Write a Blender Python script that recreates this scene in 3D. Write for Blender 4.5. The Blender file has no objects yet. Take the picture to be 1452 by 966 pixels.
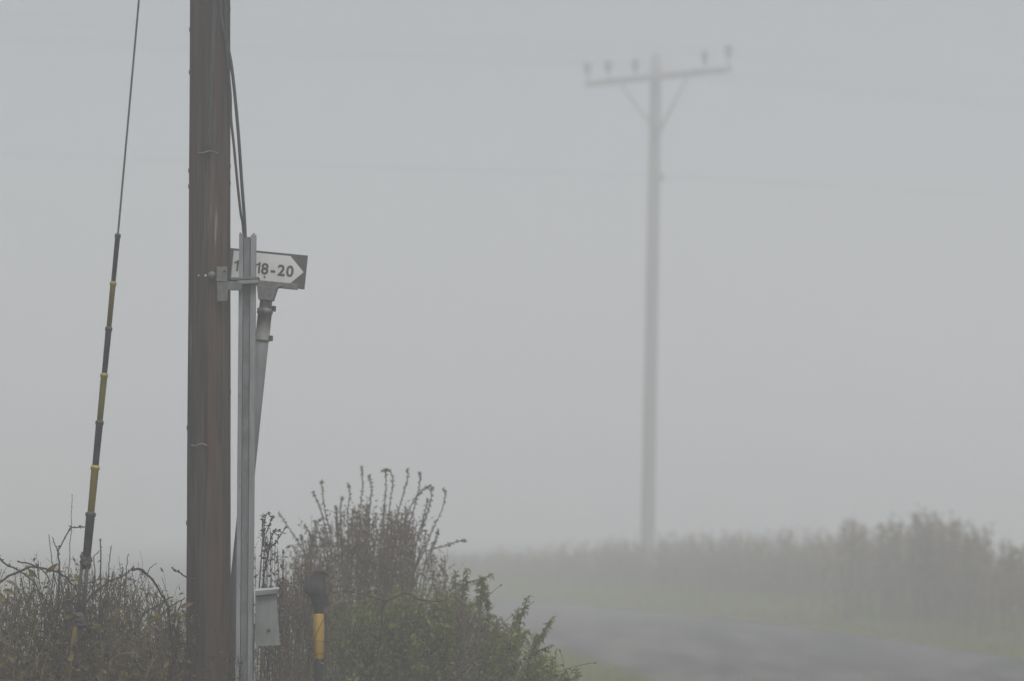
import bpy, bmesh, math, random
from mathutils import Vector, Matrix, noise

sc = bpy.context.scene
R = math.radians
random.seed(11)

# ------------------------------------------------------------------ camera
F_PX = 4224.0                       # focal length in photograph pixels (1452 wide) = 105 mm
PITCH = math.atan(257 / F_PX)
CAM_Z = 1.6
cd = bpy.data.cameras.new('camera')
cam = bpy.data.objects.new('camera', cd)
sc.collection.objects.link(cam)
cd.sensor_width = 36
cd.lens = 36 * F_PX / 1452
cd.clip_start = 0.1
cd.clip_end = 3000
cd.dof.use_dof = True
cd.dof.focus_distance = 15.9
cd.dof.aperture_fstop = 2.2
cam.location = (0, 0, CAM_Z)
cam.rotation_euler = (R(90) + PITCH, 0, 0)
sc.camera = cam

# ------------------------------------------------------------------ sky, sun, exposure
SUN_EL, SUN_AZ = 65.0, 155.0
w = bpy.data.worlds.new('World')
sc.world = w
w.use_nodes = True
nt = w.node_tree
bg = nt.nodes['Background']
sky = nt.nodes.new('ShaderNodeTexSky')
sky.sky_type = 'NISHITA'
sky.sun_disc = False
sky.sun_elevation = R(SUN_EL)
sky.sun_rotation = R(SUN_AZ)
sky.dust_density = 1.0
hs = nt.nodes.new('ShaderNodeHueSaturation')
hs.inputs['Saturation'].default_value = 0.3
nt.links.new(sky.outputs[0], hs.inputs['Color'])
nt.links.new(hs.outputs[0], bg.inputs[0])
bg.inputs[1].default_value = 0.05
sd = bpy.data.lights.new('sun', 'SUN')
sd.energy = 3.0
sd.angle = R(30)
sd.color = (1, 0.98, 0.95)
so = bpy.data.objects.new('sun', sd)
sc.collection.objects.link(so)
sdir = Vector((math.sin(R(SUN_AZ)) * math.cos(R(SUN_EL)), math.cos(R(SUN_AZ)) * math.cos(R(SUN_EL)), math.sin(R(SUN_EL))))
so.rotation_euler = sdir.to_track_quat('Z', 'Y').to_euler()
sc.view_settings.view_transform = 'Standard'
sc.view_settings.look = 'None'
sc.view_settings.exposure = 0.72
sc.view_settings.gamma = 1
sc.cycles.volume_bounces = 4
sc.cycles.max_bounces = 6
sc.cycles.transparent_max_bounces = 8
sc.cycles.use_denoising = True

# ------------------------------------------------------------------ helpers
cp, sp = math.cos(PITCH), math.sin(PITCH)
def P(px, py, Y):
    """Point of the place at distance Y seen at photograph pixel (px, py)."""
    a = (px - 726) / F_PX
    b = (483 - py) / F_PX
    dy, dz = cp - b * sp, sp + b * cp
    t = Y / dy
    return Vector((a * t, Y, CAM_Z + dz * t))

class MB:
    def __init__(s):
        s.v, s.f, s.sm = [], [], []
    def add(s, vs, fs, smooth=False):
        o = len(s.v)
        s.v += [Vector(v) for v in vs]
        s.f += [tuple(i + o for i in f) for f in fs]
        s.sm += [smooth] * len(fs)
        return s
    def box(s, c, size, rot=None, bev=0.0):
        bm = bmesh.new()
        bmesh.ops.create_cube(bm, size=1)
        for v in bm.verts:
            v.co = Vector((v.co.x * size[0], v.co.y * size[1], v.co.z * size[2]))
        if bev:
            bmesh.ops.bevel(bm, geom=list(bm.edges), offset=bev, segments=2, affect='EDGES', profile=0.6)
        M = rot.to_matrix() if rot else Matrix.Identity(3)
        bm.verts.index_update()
        s.add([M @ v.co + Vector(c) for v in bm.verts], [[v.index for v in f.verts] for f in bm.faces])
        bm.free()
        return s
    def tube(s, pts, rad, sides=8, caps=True, smooth=True):
        pts = [Vector(p) for p in pts]
        n = len(pts)
        rads = rad if isinstance(rad, (list, tuple)) else [rad] * n
        vs, fs = [], []
        t = (pts[1] - pts[0]).normalized()
        up = Vector((0, 1, 0)) if abs(t.y) < 0.9 else Vector((1, 0, 0))
        u = t.cross(up).normalized()
        for i in range(n):
            if i:
                t2 = (pts[min(i + 1, n - 1)] - pts[i - 1]).normalized()
                q = t.rotation_difference(t2)
                u = q @ u
                t = t2
            vv = t.cross(u)
            for k in range(sides):
                a = 2 * math.pi * k / sides
                vs.append(pts[i] + (u * math.cos(a) + vv * math.sin(a)) * rads[i])
        for i in range(n - 1):
            for k in range(sides):
                k2 = (k + 1) % sides
                fs.append((i * sides + k, i * sides + k2, (i + 1) * sides + k2, (i + 1) * sides + k))
        if caps:
            fs.append(tuple(reversed(range(sides))))
            fs.append(tuple((n - 1) * sides + k for k in range(sides)))
        s.add(vs, fs, smooth)
        return s
    def lathe(s, a, b, prof, sides=20, smooth=True):
        """prof: (t along a->b in metres, radius)"""
        a, b = Vector(a), Vector(b)
        t = (b - a).normalized()
        up = Vector((0, 1, 0)) if abs(t.y) < 0.9 else Vector((1, 0, 0))
        u = t.cross(up).normalized()
        vv = t.cross(u)
        vs, fs = [], []
        for (d, r) in prof:
            for k in range(sides):
                an = 2 * math.pi * k / sides
                vs.append(a + t * d + (u * math.cos(an) + vv * math.sin(an)) * r)
        n = len(prof)
        for i in range(n - 1):
            for k in range(sides):
                k2 = (k + 1) % sides
                fs.append((i * sides + k, i * sides + k2, (i + 1) * sides + k2, (i + 1) * sides + k))
        fs.append(tuple(reversed(range(sides))))
        fs.append(tuple((n - 1) * sides + k for k in range(sides)))
        s.add(vs, fs, smooth)
        return s
    def prism(s, poly, depth, M):
        """poly in (u,v), extruded depth along local w; M maps local to world"""
        n = len(poly)
        vs = [M @ Vector((p[0], 0, p[1])) for p in poly] + [M @ Vector((p[0], depth, p[1])) for p in poly]
        fs = [tuple(range(n)), tuple(reversed(range(n, 2 * n)))]
        fs += [(i, i + n, (i + 1) % n + n, (i + 1) % n) for i in range(n)]
        return s.add(vs, fs)
    def leaf(s, p, d, nrm, L, W, fold=0.25, droop=0.2):
        d = d.normalized()
        side = d.cross(nrm)
        if side.length < 1e-4:
            side = d.orthogonal()
        side.normalize()
        n = side.cross(d)
        mid = p + d * L * 0.45
        tip = p + d * L - n * L * droop
        s.add([p, mid + side * W / 2 + n * W * fold, tip, mid - side * W / 2 + n * W * fold, mid],
              [(0, 1, 4), (1, 2, 4), (2, 3, 4), (3, 0, 4)])
        return s
    def broad_leaf(s, p, d, nrm, L, W):
        d = d.normalized(); side = d.cross(nrm).normalized(); n = side.cross(d)
        prof = [(0, .04), (.12, .55), (.2, .5), (.32, .95), (.4, .86), (.55, .95), (.62, .8), (.78, .55), (.84, .42), (1, .02)]
        vs, fs = [], []
        for (t, w_) in prof:
            c = p + d * L * t - n * L * .35 * t * t
            vs += [c - side * W * w_ / 2 + n * W * w_ * .18, c, c + side * W * w_ / 2 + n * W * w_ * .18]
        for i in range(len(prof) - 1):
            a = i * 3
            fs += [(a, a + 1, a + 4, a + 3), (a + 1, a + 2, a + 5, a + 4)]
        s.add(vs, fs)
        return s
    def build(s, name, mat, parent=None, origin=None):
        o0 = Vector(parent_origin(parent)) if parent else Vector(origin or (0, 0, 0))
        me = bpy.data.meshes.new(name)
        me.from_pydata([tuple(v - o0) for v in s.v], [], s.f)
        me.polygons.foreach_set('use_smooth', s.sm)
        me.materials.append(mat)
        me.update()
        o = bpy.data.objects.new(name, me)
        sc.collection.objects.link(o)
        if parent:
            o.parent = parent
        else:
            o.location = o0
        return o

def parent_origin(p):
    while p.parent:
        p = p.parent
    return p.location

def thing(name, loc, label, cat, group=None):
    e = bpy.data.objects.new(name, None)
    sc.collection.objects.link(e)
    e.location = loc
    e.empty_display_size = 0.2
    tag(e, label, cat, group)
    return e

def tag(o, label=None, cat=None, group=None, kind=None):
    if label: o['label'] = label
    if cat: o['category'] = cat
    if group: o['group'] = group
    if kind: o['kind'] = kind
    return o

# ------------------------------------------------------------------ materials
def new_mat(name):
    m = bpy.data.materials.new(name)
    m.use_nodes = True
    n = m.node_tree
    return m, n, n.nodes['Principled BSDF']

def mat_noise(name, c1, c2, scale=8.0, stretch=(1, 1, 1), rough=0.75, metal=0.0, bump=0.0, bscale=None, detail=6, lo=0.35, hi=0.65, c3=None, spec=0.4):
    m, n, b = new_mat(name)
    N, Lk = n.nodes, n.links
    tc = N.new('ShaderNodeTexCoord')
    mp = N.new('ShaderNodeMapping')
    mp.inputs['Scale'].default_value = stretch
    Lk.new(tc.outputs['Object'], mp.inputs[0])
    tx = N.new('ShaderNodeTexNoise')
    tx.inputs['Scale'].default_value = scale
    tx.inputs['Detail'].default_value = detail
    Lk.new(mp.outputs[0], tx.inputs['Vector'])
    cr = N.new('ShaderNodeValToRGB')
    cr.color_ramp.elements[0].position = lo
    cr.color_ramp.elements[1].position = hi
    cr.color_ramp.elements[0].color = (*c1, 1)
    cr.color_ramp.elements[1].color = (*c2, 1)
    if c3:
        e = cr.color_ramp.elements.new((lo + hi) / 2)
        e.color = (*c3, 1)
    Lk.new(tx.outputs['Fac'], cr.inputs[0])
    Lk.new(cr.outputs[0], b.inputs['Base Color'])
    b.inputs['Roughness'].default_value = rough
    b.inputs['Metallic'].default_value = metal
    b.inputs['Specular IOR Level'].default_value = spec
    if bump:
        t2 = N.new('ShaderNodeTexNoise')
        t2.inputs['Scale'].default_value = bscale or scale * 3
        t2.inputs['Detail'].default_value = 8
        Lk.new(mp.outputs[0], t2.inputs['Vector'])
        bp = N.new('ShaderNodeBump')
        bp.inputs['Strength'].default_value = bump
        bp.inputs['Distance'].default_value = 0.01
        Lk.new(t2.outputs['Fac'], bp.inputs['Height'])
        Lk.new(bp.outputs[0], b.inputs['Normal'])
    return m

def mat_leaf(name, cols, trans=0.35, rough=0.6):
    """colour differs from leaf to leaf"""
    m, n, b = new_mat(name)
    N, Lk = n.nodes, n.links
    g = N.new('ShaderNodeNewGeometry')
    cr = N.new('ShaderNodeValToRGB')
    els = cr.color_ramp.elements
    els[0].color = (*cols[0], 1)
    els[1].color = (*cols[-1], 1)
    for i, c in enumerate(cols[1:-1]):
        e = els.new((i + 1) / (len(cols) - 1))
        e.color = (*c, 1)
    tc = N.new('ShaderNodeTexCoord')
    tx = N.new('ShaderNodeTexNoise')
    tx.inputs['Scale'].default_value = 5.0
    tx.inputs['Detail'].default_value = 3
    Lk.new(tc.outputs['Object'], tx.inputs['Vector'])
    st = N.new('ShaderNodeMath'); st.operation = 'MULTIPLY_ADD'; st.inputs[1].default_value = 2.2; st.inputs[2].default_value = -0.85
    Lk.new(tx.outputs['Fac'], st.inputs[0])
    ad_ = N.new('ShaderNodeMath'); ad_.operation = 'MULTIPLY_ADD'; ad_.inputs[1].default_value = 0.55
    Lk.new(g.outputs['Random Per Island'], ad_.inputs[0]); Lk.new(st.outputs[0], ad_.inputs[2])
    Lk.new(ad_.outputs[0], cr.inputs[0])
    Lk.new(cr.outputs[0], b.inputs['Base Color'])
    b.inputs['Roughness'].default_value = rough
    b.inputs['Specular IOR Level'].default_value = 0.3
    if trans:
        t = N.new('ShaderNodeBsdfTranslucent')
        Lk.new(cr.outputs[0], t.inputs['Color'])
        mx = N.new('ShaderNodeMixShader')
        mx.inputs[0].default_value = trans
        Lk.new(b.outputs[0], mx.inputs[1])
        Lk.new(t.outputs[0], mx.inputs[2])
        Lk.new(mx.outputs[0], N['Material Output'].inputs['Surface'])
    return m

def mat_pole():
    m, n, b = new_mat('creosoted_pole_wood')
    N, Lk = n.nodes, n.links
    tc = N.new('ShaderNodeTexCoord')
    def tex(sc_, st, det=8, dist=0.0):
        mp = N.new('ShaderNodeMapping'); mp.inputs['Scale'].default_value = st
        Lk.new(tc.outputs['Object'], mp.inputs[0])
        t = N.new('ShaderNodeTexNoise'); t.inputs['Scale'].default_value = sc_; t.inputs['Detail'].default_value = det
        t.inputs['Distortion'].default_value = dist
        Lk.new(mp.outputs[0], t.inputs['Vector'])
        return t
    grain = tex(60, (1, 1, 0.03))
    broad = tex(9, (1, 1, 0.12), 5, 0.6)
    rust = tex(14, (1, 1, 0.05), 4, 0.3)
    cr = N.new('ShaderNodeValToRGB')
    for i, (p, c) in enumerate([(0.38, (0.004, 0.0033, 0.003)), (0.49, (0.012, 0.0085, 0.0065)), (0.60, (0.055, 0.038, 0.028))]):
        e = cr.color_ramp.elements[0] if i == 0 else (cr.color_ramp.elements[1] if i == 2 else cr.color_ramp.elements.new(p))
        e.position = p; e.color = (*c, 1)
    mixf = N.new('ShaderNodeMath'); mixf.operation = 'MULTIPLY_ADD'; mixf.inputs[1].default_value = 0.55
    half = N.new('ShaderNodeMath'); half.operation = 'MULTIPLY'; half.inputs[1].default_value = 0.45
    Lk.new(grain.outputs['Fac'], half.inputs[0])
    Lk.new(broad.outputs['Fac'], mixf.inputs[0]); Lk.new(half.outputs[0], mixf.inputs[2])
    Lk.new(mixf.outputs[0], cr.inputs[0])
    rr = N.new('ShaderNodeValToRGB')
    rr.color_ramp.elements[0].position = 0.5; rr.color_ramp.elements[1].position = 0.66
    Lk.new(rust.outputs['Fac'], rr.inputs[0])
    mx = N.new('ShaderNodeMix'); mx.data_type = 'RGBA'; mx.blend_type = 'MIX'
    Lk.new(rr.outputs[0], mx.inputs['Factor'])
    Lk.new(cr.outputs[0], mx.inputs['A'])
    mx.inputs['B'].default_value = (0.045, 0.019, 0.012, 1)
    ck = tex(22, (1, 1, 0.018), 3, 0.2)
    sub = N.new('ShaderNodeMath'); sub.operation = 'SUBTRACT'; sub.inputs[1].default_value = 0.5
    ab = N.new('ShaderNodeMath'); ab.operation = 'ABSOLUTE'
    Lk.new(ck.outputs['Fac'], sub.inputs[0]); Lk.new(sub.outputs[0], ab.inputs[0])
    ckr = N.new('ShaderNodeValToRGB')
    ckr.color_ramp.elements[0].position = 0.004; ckr.color_ramp.elements[0].color = (0.12, 0.12, 0.12, 1)
    ckr.color_ramp.elements[1].position = 0.02; ckr.color_ramp.elements[1].color = (1, 1, 1, 1)
    Lk.new(ab.outputs[0], ckr.inputs[0])
    mu = N.new('ShaderNodeMix'); mu.data_type = 'RGBA'; mu.blend_type = 'MULTIPLY'; mu.inputs['Factor'].default_value = 1.0
    Lk.new(mx.outputs['Result'], mu.inputs['A']); Lk.new(ckr.outputs[0], mu.inputs['B'])
    Lk.new(mu.outputs['Result'], b.inputs['Base Color'])
    bp = N.new('ShaderNodeBump'); bp.inputs['Strength'].default_value = 0.7; bp.inputs['Distance'].default_value = 0.006
    Lk.new(grain.outputs['Fac'], bp.inputs['Height']); Lk.new(bp.outputs[0], b.inputs['Normal'])
    b.inputs['Roughness'].default_value = 0.85
    b.inputs['Specular IOR Level'].default_value = 0.15
    return m

M_pole = mat_pole()
M_farpole = mat_noise('weathered_pole_wood', (0.10, 0.097, 0.092), (0.17, 0.165, 0.155), 12, (1, 1, 0.05), 0.85)
M_galv = mat_noise('galvanised_steel', (0.125, 0.13, 0.138), (0.185, 0.19, 0.20), 22, (1, 1, 0.25), 0.65, 0.0, 0.12, 60, spec=0.25)
M_galv_dark = mat_noise('dull_galvanised_steel', (0.075, 0.078, 0.08), (0.12, 0.123, 0.125), 30, (1, 1, 0.5), 0.65, 0.0, 0.12, 60, spec=0.25)
M_cast = mat_noise('cast_bracket_metal', (0.07, 0.07, 0.068), (0.125, 0.125, 0.12), 40, (1, 1, 1), 0.7, 0.0, 0.3, 90, spec=0.25)
M_rusty = mat_noise('stained_clamp_metal', (0.05, 0.036, 0.026), (0.12, 0.12, 0.112), 18, (1.6, 1.6, 0.2), 0.75, 0.0, 0.2, 60, lo=0.36, hi=0.54, spec=0.2)
M_post = mat_noise('dull_post_paint', (0.085, 0.088, 0.09), (0.13, 0.133, 0.135), 16, (1, 1, 0.2), 0.75, 0.0, 0.15, 60, spec=0.2)
M_boxgrey = mat_noise('grey_box_paint', (0.075, 0.08, 0.076), (0.16, 0.168, 0.165), 9, (1.6, 1, 0.5), 0.6, 0.0, 0.1, 80)
M_lid = mat_noise('pale_lid_metal', (0.20, 0.21, 0.21), (0.28, 0.29, 0.29), 14, (1, 1, 1), 0.45, 0.1, 0.08, 80)
M_cable = mat_noise('black_cable_sheath', (0.012, 0.012, 0.013), (0.025, 0.025, 0.026), 30, rough=0.5)
M_blackpl = mat_noise('black_plastic', (0.014, 0.014, 0.015), (0.035, 0.034, 0.034), 25, rough=0.6, bump=0.15)
M_hood = mat_noise('weathered_black_rubber', (0.008, 0.008, 0.009), (0.022, 0.021, 0.021), 40, rough=0.8, bump=0.5, bscale=60)
M_yellow = mat_noise('faded_yellow_plastic', (0.12, 0.09, 0.012), (0.27, 0.21, 0.03), 14, (1, 1, 0.35), 0.6, bump=0.1)
M_anchor = mat_noise('dirty_yellow_rod', (0.03, 0.022, 0.006), (0.13, 0.095, 0.016), 22, (1, 1, 0.6), 0.8, bump=0.3, lo=0.38, hi=0.62, spec=0.15)
M_band = mat_noise('amber_reflective_band', (0.20, 0.118, 0.010), (0.31, 0.185, 0.018), 14, (1, 1, 0.4), 0.5, bump=0.05)
M_wire = mat_noise('wire_steel', (0.03, 0.03, 0.03), (0.06, 0.06, 0.06), 60, rough=0.5, metal=0.5)
M_rust = mat_noise('dark_rusted_iron', (0.014, 0.012, 0.012), (0.04, 0.032, 0.028), 60, rough=0.75, bump=0.4)
M_signwhite = mat_noise('white_sign_face', (0.40, 0.40, 0.385), (0.50, 0.50, 0.49), 6, rough=0.5, lo=0.3, hi=0.6)
M_signdark = mat_noise('dark_grey_sign_face', (0.035, 0.036, 0.037), (0.05, 0.051, 0.052), 10, rough=0.5)
M_ceramic = mat_noise('insulator_glaze', (0.12, 0.117, 0.112), (0.18, 0.175, 0.17), 10, rough=0.45)
M_bright = mat_noise('bright_zinc', (0.25, 0.25, 0.25), (0.4, 0.4, 0.4), 50, rough=0.5, metal=0.0)
M_road = mat_noise('damp_asphalt', (0.028, 0.027, 0.025), (0.072, 0.069, 0.063), 0.9, (1.6, 0.35, 1), 0.8, bump=0.4, bscale=60, detail=12, spec=0.2, lo=0.38, hi=0.62)
M_ground = mat_noise('meadow_ground', (0.03, 0.032, 0.016), (0.075, 0.07, 0.035), 0.7, (1, 1, 1), 0.95, bump=0.5, bscale=8, detail=10, c3=(0.045, 0.05, 0.02))
M_bramble = mat_noise('bramble_cane', (0.012, 0.008, 0.008), (0.04, 0.024, 0.019), 20, rough=0.8, spec=0.2)
M_twig = mat_noise('dead_twig', (0.033, 0.025, 0.018), (0.115, 0.088, 0.064), 12, rough=0.85, spec=0.2)
M_stalk = mat_noise('dead_stalk', (0.055, 0.044, 0.034), (0.135, 0.108, 0.082), 14, rough=0.85, spec=0.2)
M_greenstem = mat_noise('green_stem', (0.045, 0.05, 0.02), (0.10, 0.095, 0.04), 14, rough=0.8, spec=0.2)
M_straw = mat_noise('straw', (0.13, 0.10, 0.055), (0.24, 0.19, 0.11), 14, rough=0.8, spec=0.2)
M_deadleaf = mat_leaf('dead_leaf', [(0.06, 0.044, 0.03), (0.15, 0.112, 0.074), (0.10, 0.074, 0.05), (0.21, 0.158, 0.10)], 0.4, 0.8)
M_darkleaf = mat_leaf('shrivelled_leaf', [(0.010, 0.008, 0.007), (0.035, 0.023, 0.016), (0.018, 0.015, 0.011)], 0.15, 0.8)
M_brleaf = mat_leaf('bramble_leaf', [(0.02, 0.022, 0.005), (0.075, 0.076, 0.013), (0.06, 0.03, 0.010), (0.15, 0.135, 0.025), (0.11, 0.055, 0.018), (0.20, 0.15, 0.045)], 0.4)
M_green = mat_leaf('dull_green_leaf', [(0.05, 0.066, 0.010), (0.12, 0.142, 0.024), (0.19, 0.185, 0.05), (0.085, 0.10, 0.018), (0.14, 0.115, 0.045)], 0.45)
M_hedge = mat_leaf('autumn_hedge_leaf', [(0.12, 0.085, 0.045), (0.21, 0.155, 0.085), (0.15, 0.135, 0.055), (0.27, 0.19, 0.105)], 0.35)
M_hedgetwig = mat_noise('hedge_twig', (0.09, 0.064, 0.04), (0.18, 0.13, 0.085), 5, rough=0.85, spec=0.2)
M_grass = mat_leaf('grass_blade', [(0.085, 0.125, 0.010), (0.14, 0.175, 0.016), (0.20, 0.205, 0.022), (0.17, 0.12, 0.03)], 0.45)

# ------------------------------------------------------------------ ground, road, verge
EDGE = [(11.0, -40), (10.9, -10), (10.6, 8), (9.8, 24), (8.8, 36), (7.8, 45.5), (5.42, 61.2), (2.17, 73.9), (-1.2, 86), (-6.5, 105), (-11, 130), (-15, 170), (-18, 240), (-20, 380)]
ROAD_W = 7.0
DIP = 0.5
def gz(Y):
    """the ground falls gently away between the near verge and the lane"""
    t = max(0.0, min(1.0, (Y - 20) / 18))
    return -DIP * t * t * (3 - 2 * t)
def catmull(pts, per=8):
    out = []
    n = len(pts)
    for i in range(n - 1):
        p0, p1, p2, p3 = [Vector(pts[max(0, min(n - 1, i + k))]) for k in (-1, 0, 1, 2)]
        for j in range(per):
            t = j / per
            out.append(0.5 * ((2 * p1) + (p2 - p0) * t + (2 * p0 - 5 * p1 + 4 * p2 - p3) * t * t + (3 * p1 - p0 - 3 * p2 + p3) * t ** 3))
    out.append(Vector(pts[-1]))
    return out
EC = catmull(EDGE, 16)
def edge_frames():
    fr = []
    for i, p in enumerate(EC):
        t = (EC[min(i + 1, len(EC) - 1)] - EC[max(i - 1, 0)]).normalized()
        fr.append((p, Vector((t.y, -t.x))))          # point on the right road edge, outward (right) normal
    return fr
FR = edge_frames()
def edge_at(Y):
    for i in range(len(FR) - 1):
        a, b = FR[i], FR[i + 1]
        if a[0].y <= Y <= b[0].y:
            t = (Y - a[0].y) / (b[0].y - a[0].y)
            return a[0].lerp(b[0], t), a[1].lerp(b[1], t).normalized()
    return FR[-1]
def strip(name, prof, mat, jit=0.0):
    """prof: (offset from right road edge, height)"""
    vs, fs = [], []
    k = len(prof)
    for p, nn in FR:
        for (o, z) in prof:
            oo = o + (noise.noise(Vector((p.x * 0.6, p.y * 0.6, o))) * jit)
            zz = z * (1 + (0.5 * noise.noise(Vector((p.x * .3, p.y * .3, o * .5))) if jit else 0))
            q_ = Vector((p.x + nn.x * oo, p.y + nn.y * oo, 0)); q_.z = zz + gz(q_.y) + 0.004; vs.append(q_)
    for i in range(len(FR) - 1):
        for j in range(k - 1):
            fs.append((i * k + j, i * k + j + 1, (i + 1) * k + j + 1, (i + 1) * k + j))
    m = MB(); m.add(vs, fs, True)
    return m.build(name, mat)

g = MB()
gn = 20
gs = 400
rows = [-400, -200, -100, -40, 0, 10] + [18 + 0.5 * i for i in range(45)] + [45, 60, 80, 110, 150, 220, 300, 400]
gv = [(-gs + 2 * gs * i / gn, yy, gz(yy) - (0.02 if 19 < yy < 40 else 0)) for yy in rows for i in range(gn + 1)]
gf = [(j * (gn + 1) + i, j * (gn + 1) + i + 1, (j + 1) * (gn + 1) + i + 1, (j + 1) * (gn + 1) + i) for j in range(len(rows) - 1) for i in range(gn)]
g.add(gv, gf)
tag(g.build('ground', M_ground), 'rough grassy ground beneath the plants and poles', kind='structure')
tag(strip('road', [(-ROAD_W, 0.006), (-ROAD_W + .2, 0.03), (-ROAD_W * .7, 0.055), (-ROAD_W * .5, 0.07), (-ROAD_W * .3, 0.055), (-0.15, 0.03), (0.05, 0.006)], M_road), 'grey asphalt lane fading into the fog', kind='structure')
def bank_h(o):
    return 0.008 + 0.34 * min(1, max(0, o - 0.1) / 2.6)
tag(strip('verge', [(0.0, 0.004)] + [(o, bank_h(o)) for o in (0.3, 0.8, 1.5, 2.2, 3.0, 4.5, 6.5)] + [(8.0, 0.003)], M_ground, 0.12), 'low grassy bank along the far side of the lane', kind='structure')

# ------------------------------------------------------------------ near utility pole
D = 16.0
a0, a1 = P(295.5, 966, D), P(298.0, 0, D)
ax = (a1 - a0) / (a1.z - a0.z)                        # axis direction per metre of height
def pole_c(z):
    return a0 + ax * (z - a0.z)
def pole_r(z):
    return 0.1195 - (z - a0.z) * (0.1195 - 0.108) / (a1.z - a0.z)
base = pole_c(0)
pole = thing('utility_pole', base, 'dark brown creosoted wooden pole in the left foreground beside the number sign', 'utility pole')
m = MB()
SEG, RNG, TOPZ = 96, 150, 8.5
cracks = [(random.uniform(0, 2 * math.pi), random.uniform(0, 7), random.uniform(0.8, 3.0), random.uniform(0.008, 0.016)) for _ in range(44)]
vs, fs = [], []
for i in range(RNG + 1):
    z = -0.3 + (TOPZ + 0.3) * i / RNG
    c, r = pole_c(z), pole_r(z)
    for k in range(SEG):
        a = 2 * math.pi * k / SEG
        rr = r * (1 + 0.012 * noise.noise(Vector((math.cos(a) * 1.3, math.sin(a) * 1.3, z * 0.5)))
                  + 0.014 * noise.noise(Vector((math.cos(a) * 9, math.sin(a) * 9, z * 1.2))))
        for (ca, cz, cl, cdp) in cracks:
            da = (a - ca - 0.05 * math.sin(z * 1.7 + ca) + math.pi) % (2 * math.pi) - math.pi
            if abs(da) < 0.05 and cz < z < cz + cl:
                rr -= cdp * (1 - abs(da) / 0.05) * math.sin(math.pi * (z - cz) / cl)
        vs.append(c + Vector((math.cos(a) * rr, math.sin(a) * rr, 0)))
for i in range(RNG):
    for k in range(SEG):
        k2 = (k + 1) % SEG
        fs.append((i * SEG + k, i * SEG + k2, (i + 1) * SEG + k2, (i + 1) * SEG + k))
fs.append(tuple(RNG * SEG + k for k in range(SEG)))
m.add(vs, fs, True)
m.build('shaft', M_pole, pole)
def on_pole(px, py, lift=0.004):
    """point on the camera-facing pole surface"""
    p = P(px, py, D - 0.11)
    c, r = pole_c(p.z), pole_r(p.z) + lift
    dx = max(-r, min(r, p.x - c.x))
    return Vector((p.x, c.y - math.sqrt(max(0, r * r - dx * dx)), p.z))
# flat earth strip down the pole face, wire staples, splinters
m = MB()
pts = [on_pole(306 - 10 * (py + 60) / 280, py, 0.003) for py in range(-60, 221, 20)]
m.tube(pts, [0.013] * len(pts), 10)
m.build('earth_strip', M_cable, pole)
for (x0, x1, py) in ((281, 308, 216), (271, 294, 631)):
    m = MB()
    n = 8
    pp = [on_pole(x0 + (x1 - x0) * i / n, py + 1.5 * math.sin(i * .9), 0.006 + (0.006 if 0 < i < n else -0.004)) for i in range(n + 1)]
    m.tube(pp, 0.0045, 8)
    m.build('staple', M_galv_dark, pole)
m = MB()
for (px, py) in ((269.5, 46), (269.5, 106), (268.5, 268), (326.5, 17), (327.5, 264), (265.5, 610), (266, 745), (327.5, 560), (300, 240), (286, 246)):
    c = pole_c(P(px, py, D).z)
    p = P(px, py, D)
    s_ = -1 if px < 297 else 1
    r = pole_r(p.z)
    q = c + Vector((s_ * r * 0.995, -0.01, 0))
    m.tube([q, q + Vector((s_ * 0.002, -0.002, 0.012)), q + Vector((s_ * 0.003, -0.004, 0.026))], [0.003, 0.003, 0.001], 5)
m.build('splinters', M_pole, pole)['kind'] = 'stuff'

# ------------------------------------------------------------------ cables from the pole into the guard
def smooth_path(pts, per=6):
    return catmull([tuple(p) for p in pts], per)
GY = 15.98                                           # depth of the cable guard
c1 = [on_pole(312, -120, 0.008), on_pole(312, 0, 0.008), on_pole(316, 40, 0.009), on_pole(322, 66, 0.01), P(328.0, 92, 15.95), P(332.5, 130, 15.95), P(338, 190, 15.955), P(342.5, 255, 15.97), P(347.6, 330, 15.987), P(348.5, 420, 15.992)]
c2 = [on_pole(318, -120, 0.008), on_pole(319, 30, 0.008), on_pole(322, 90, 0.009), on_pole(325, 130, 0.012), P(327.6, 168, 15.96), P(331.5, 205, 15.965), P(336.5, 258, 15.97), P(341, 300, 15.985), P(345.2, 330, 15.998), P(346.5, 420, 16.0)]
for pts, r, lab in ((c1, 0.0088, 'thicker outer black cable sweeping from the pole into the metal guard'),
                    (c2, 0.0072, 'thinner inner black cable hugging the pole above the metal guard')):
    m = MB()
    m.tube(smooth_path(pts), r, 10)
    tag(m.build('cable', M_cable, None, pts[0]), lab, 'cable', 'cables entering the guard')

# ------------------------------------------------------------------ steel cable guard
gx0, gx1 = P(337.5, 600, GY), P(361, 600, GY)
gtop = P(349, 333, GY).z
gcx = (gx0.x + gx1.x) / 2
gw = gx1.x - gx0.x
guard = thing('cable_guard', (gcx, GY, 0), 'tall grey steel channel fixed beside the pole, taking in two black cables', 'cable guard')
gl = 0.0023                                            # slight lean, metres per metre
rotg = Matrix.Rotation(gl, 3, 'Y').to_quaternion()
def gbox(name, u0, u1, y0, y1, z0, z1, mat=M_galv, bev=0.0015, parent=None):
    m = MB()
    zc = (z0 + z1) / 2
    m.box((gcx + (u0 + u1) / 2 + gl * (zc - 2), GY + (y0 + y1) / 2, zc), (u1 - u0, y1 - y0, z1 - z0), rotg, bev)
    return m.build(name, mat, parent or guard)
h = gw / 2
gbox('back_plate', -h + 0.004, h - 0.004, 0.0335, 0.039, -0.1, gtop - 0.008)
gbox('flange', -h, -h + 0.022, -0.028, 0.033, -0.1, gtop + 0.004)
gbox('flange', h - 0.026, h, -0.026, 0.033, -0.1, gtop - 0.002)
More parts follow.
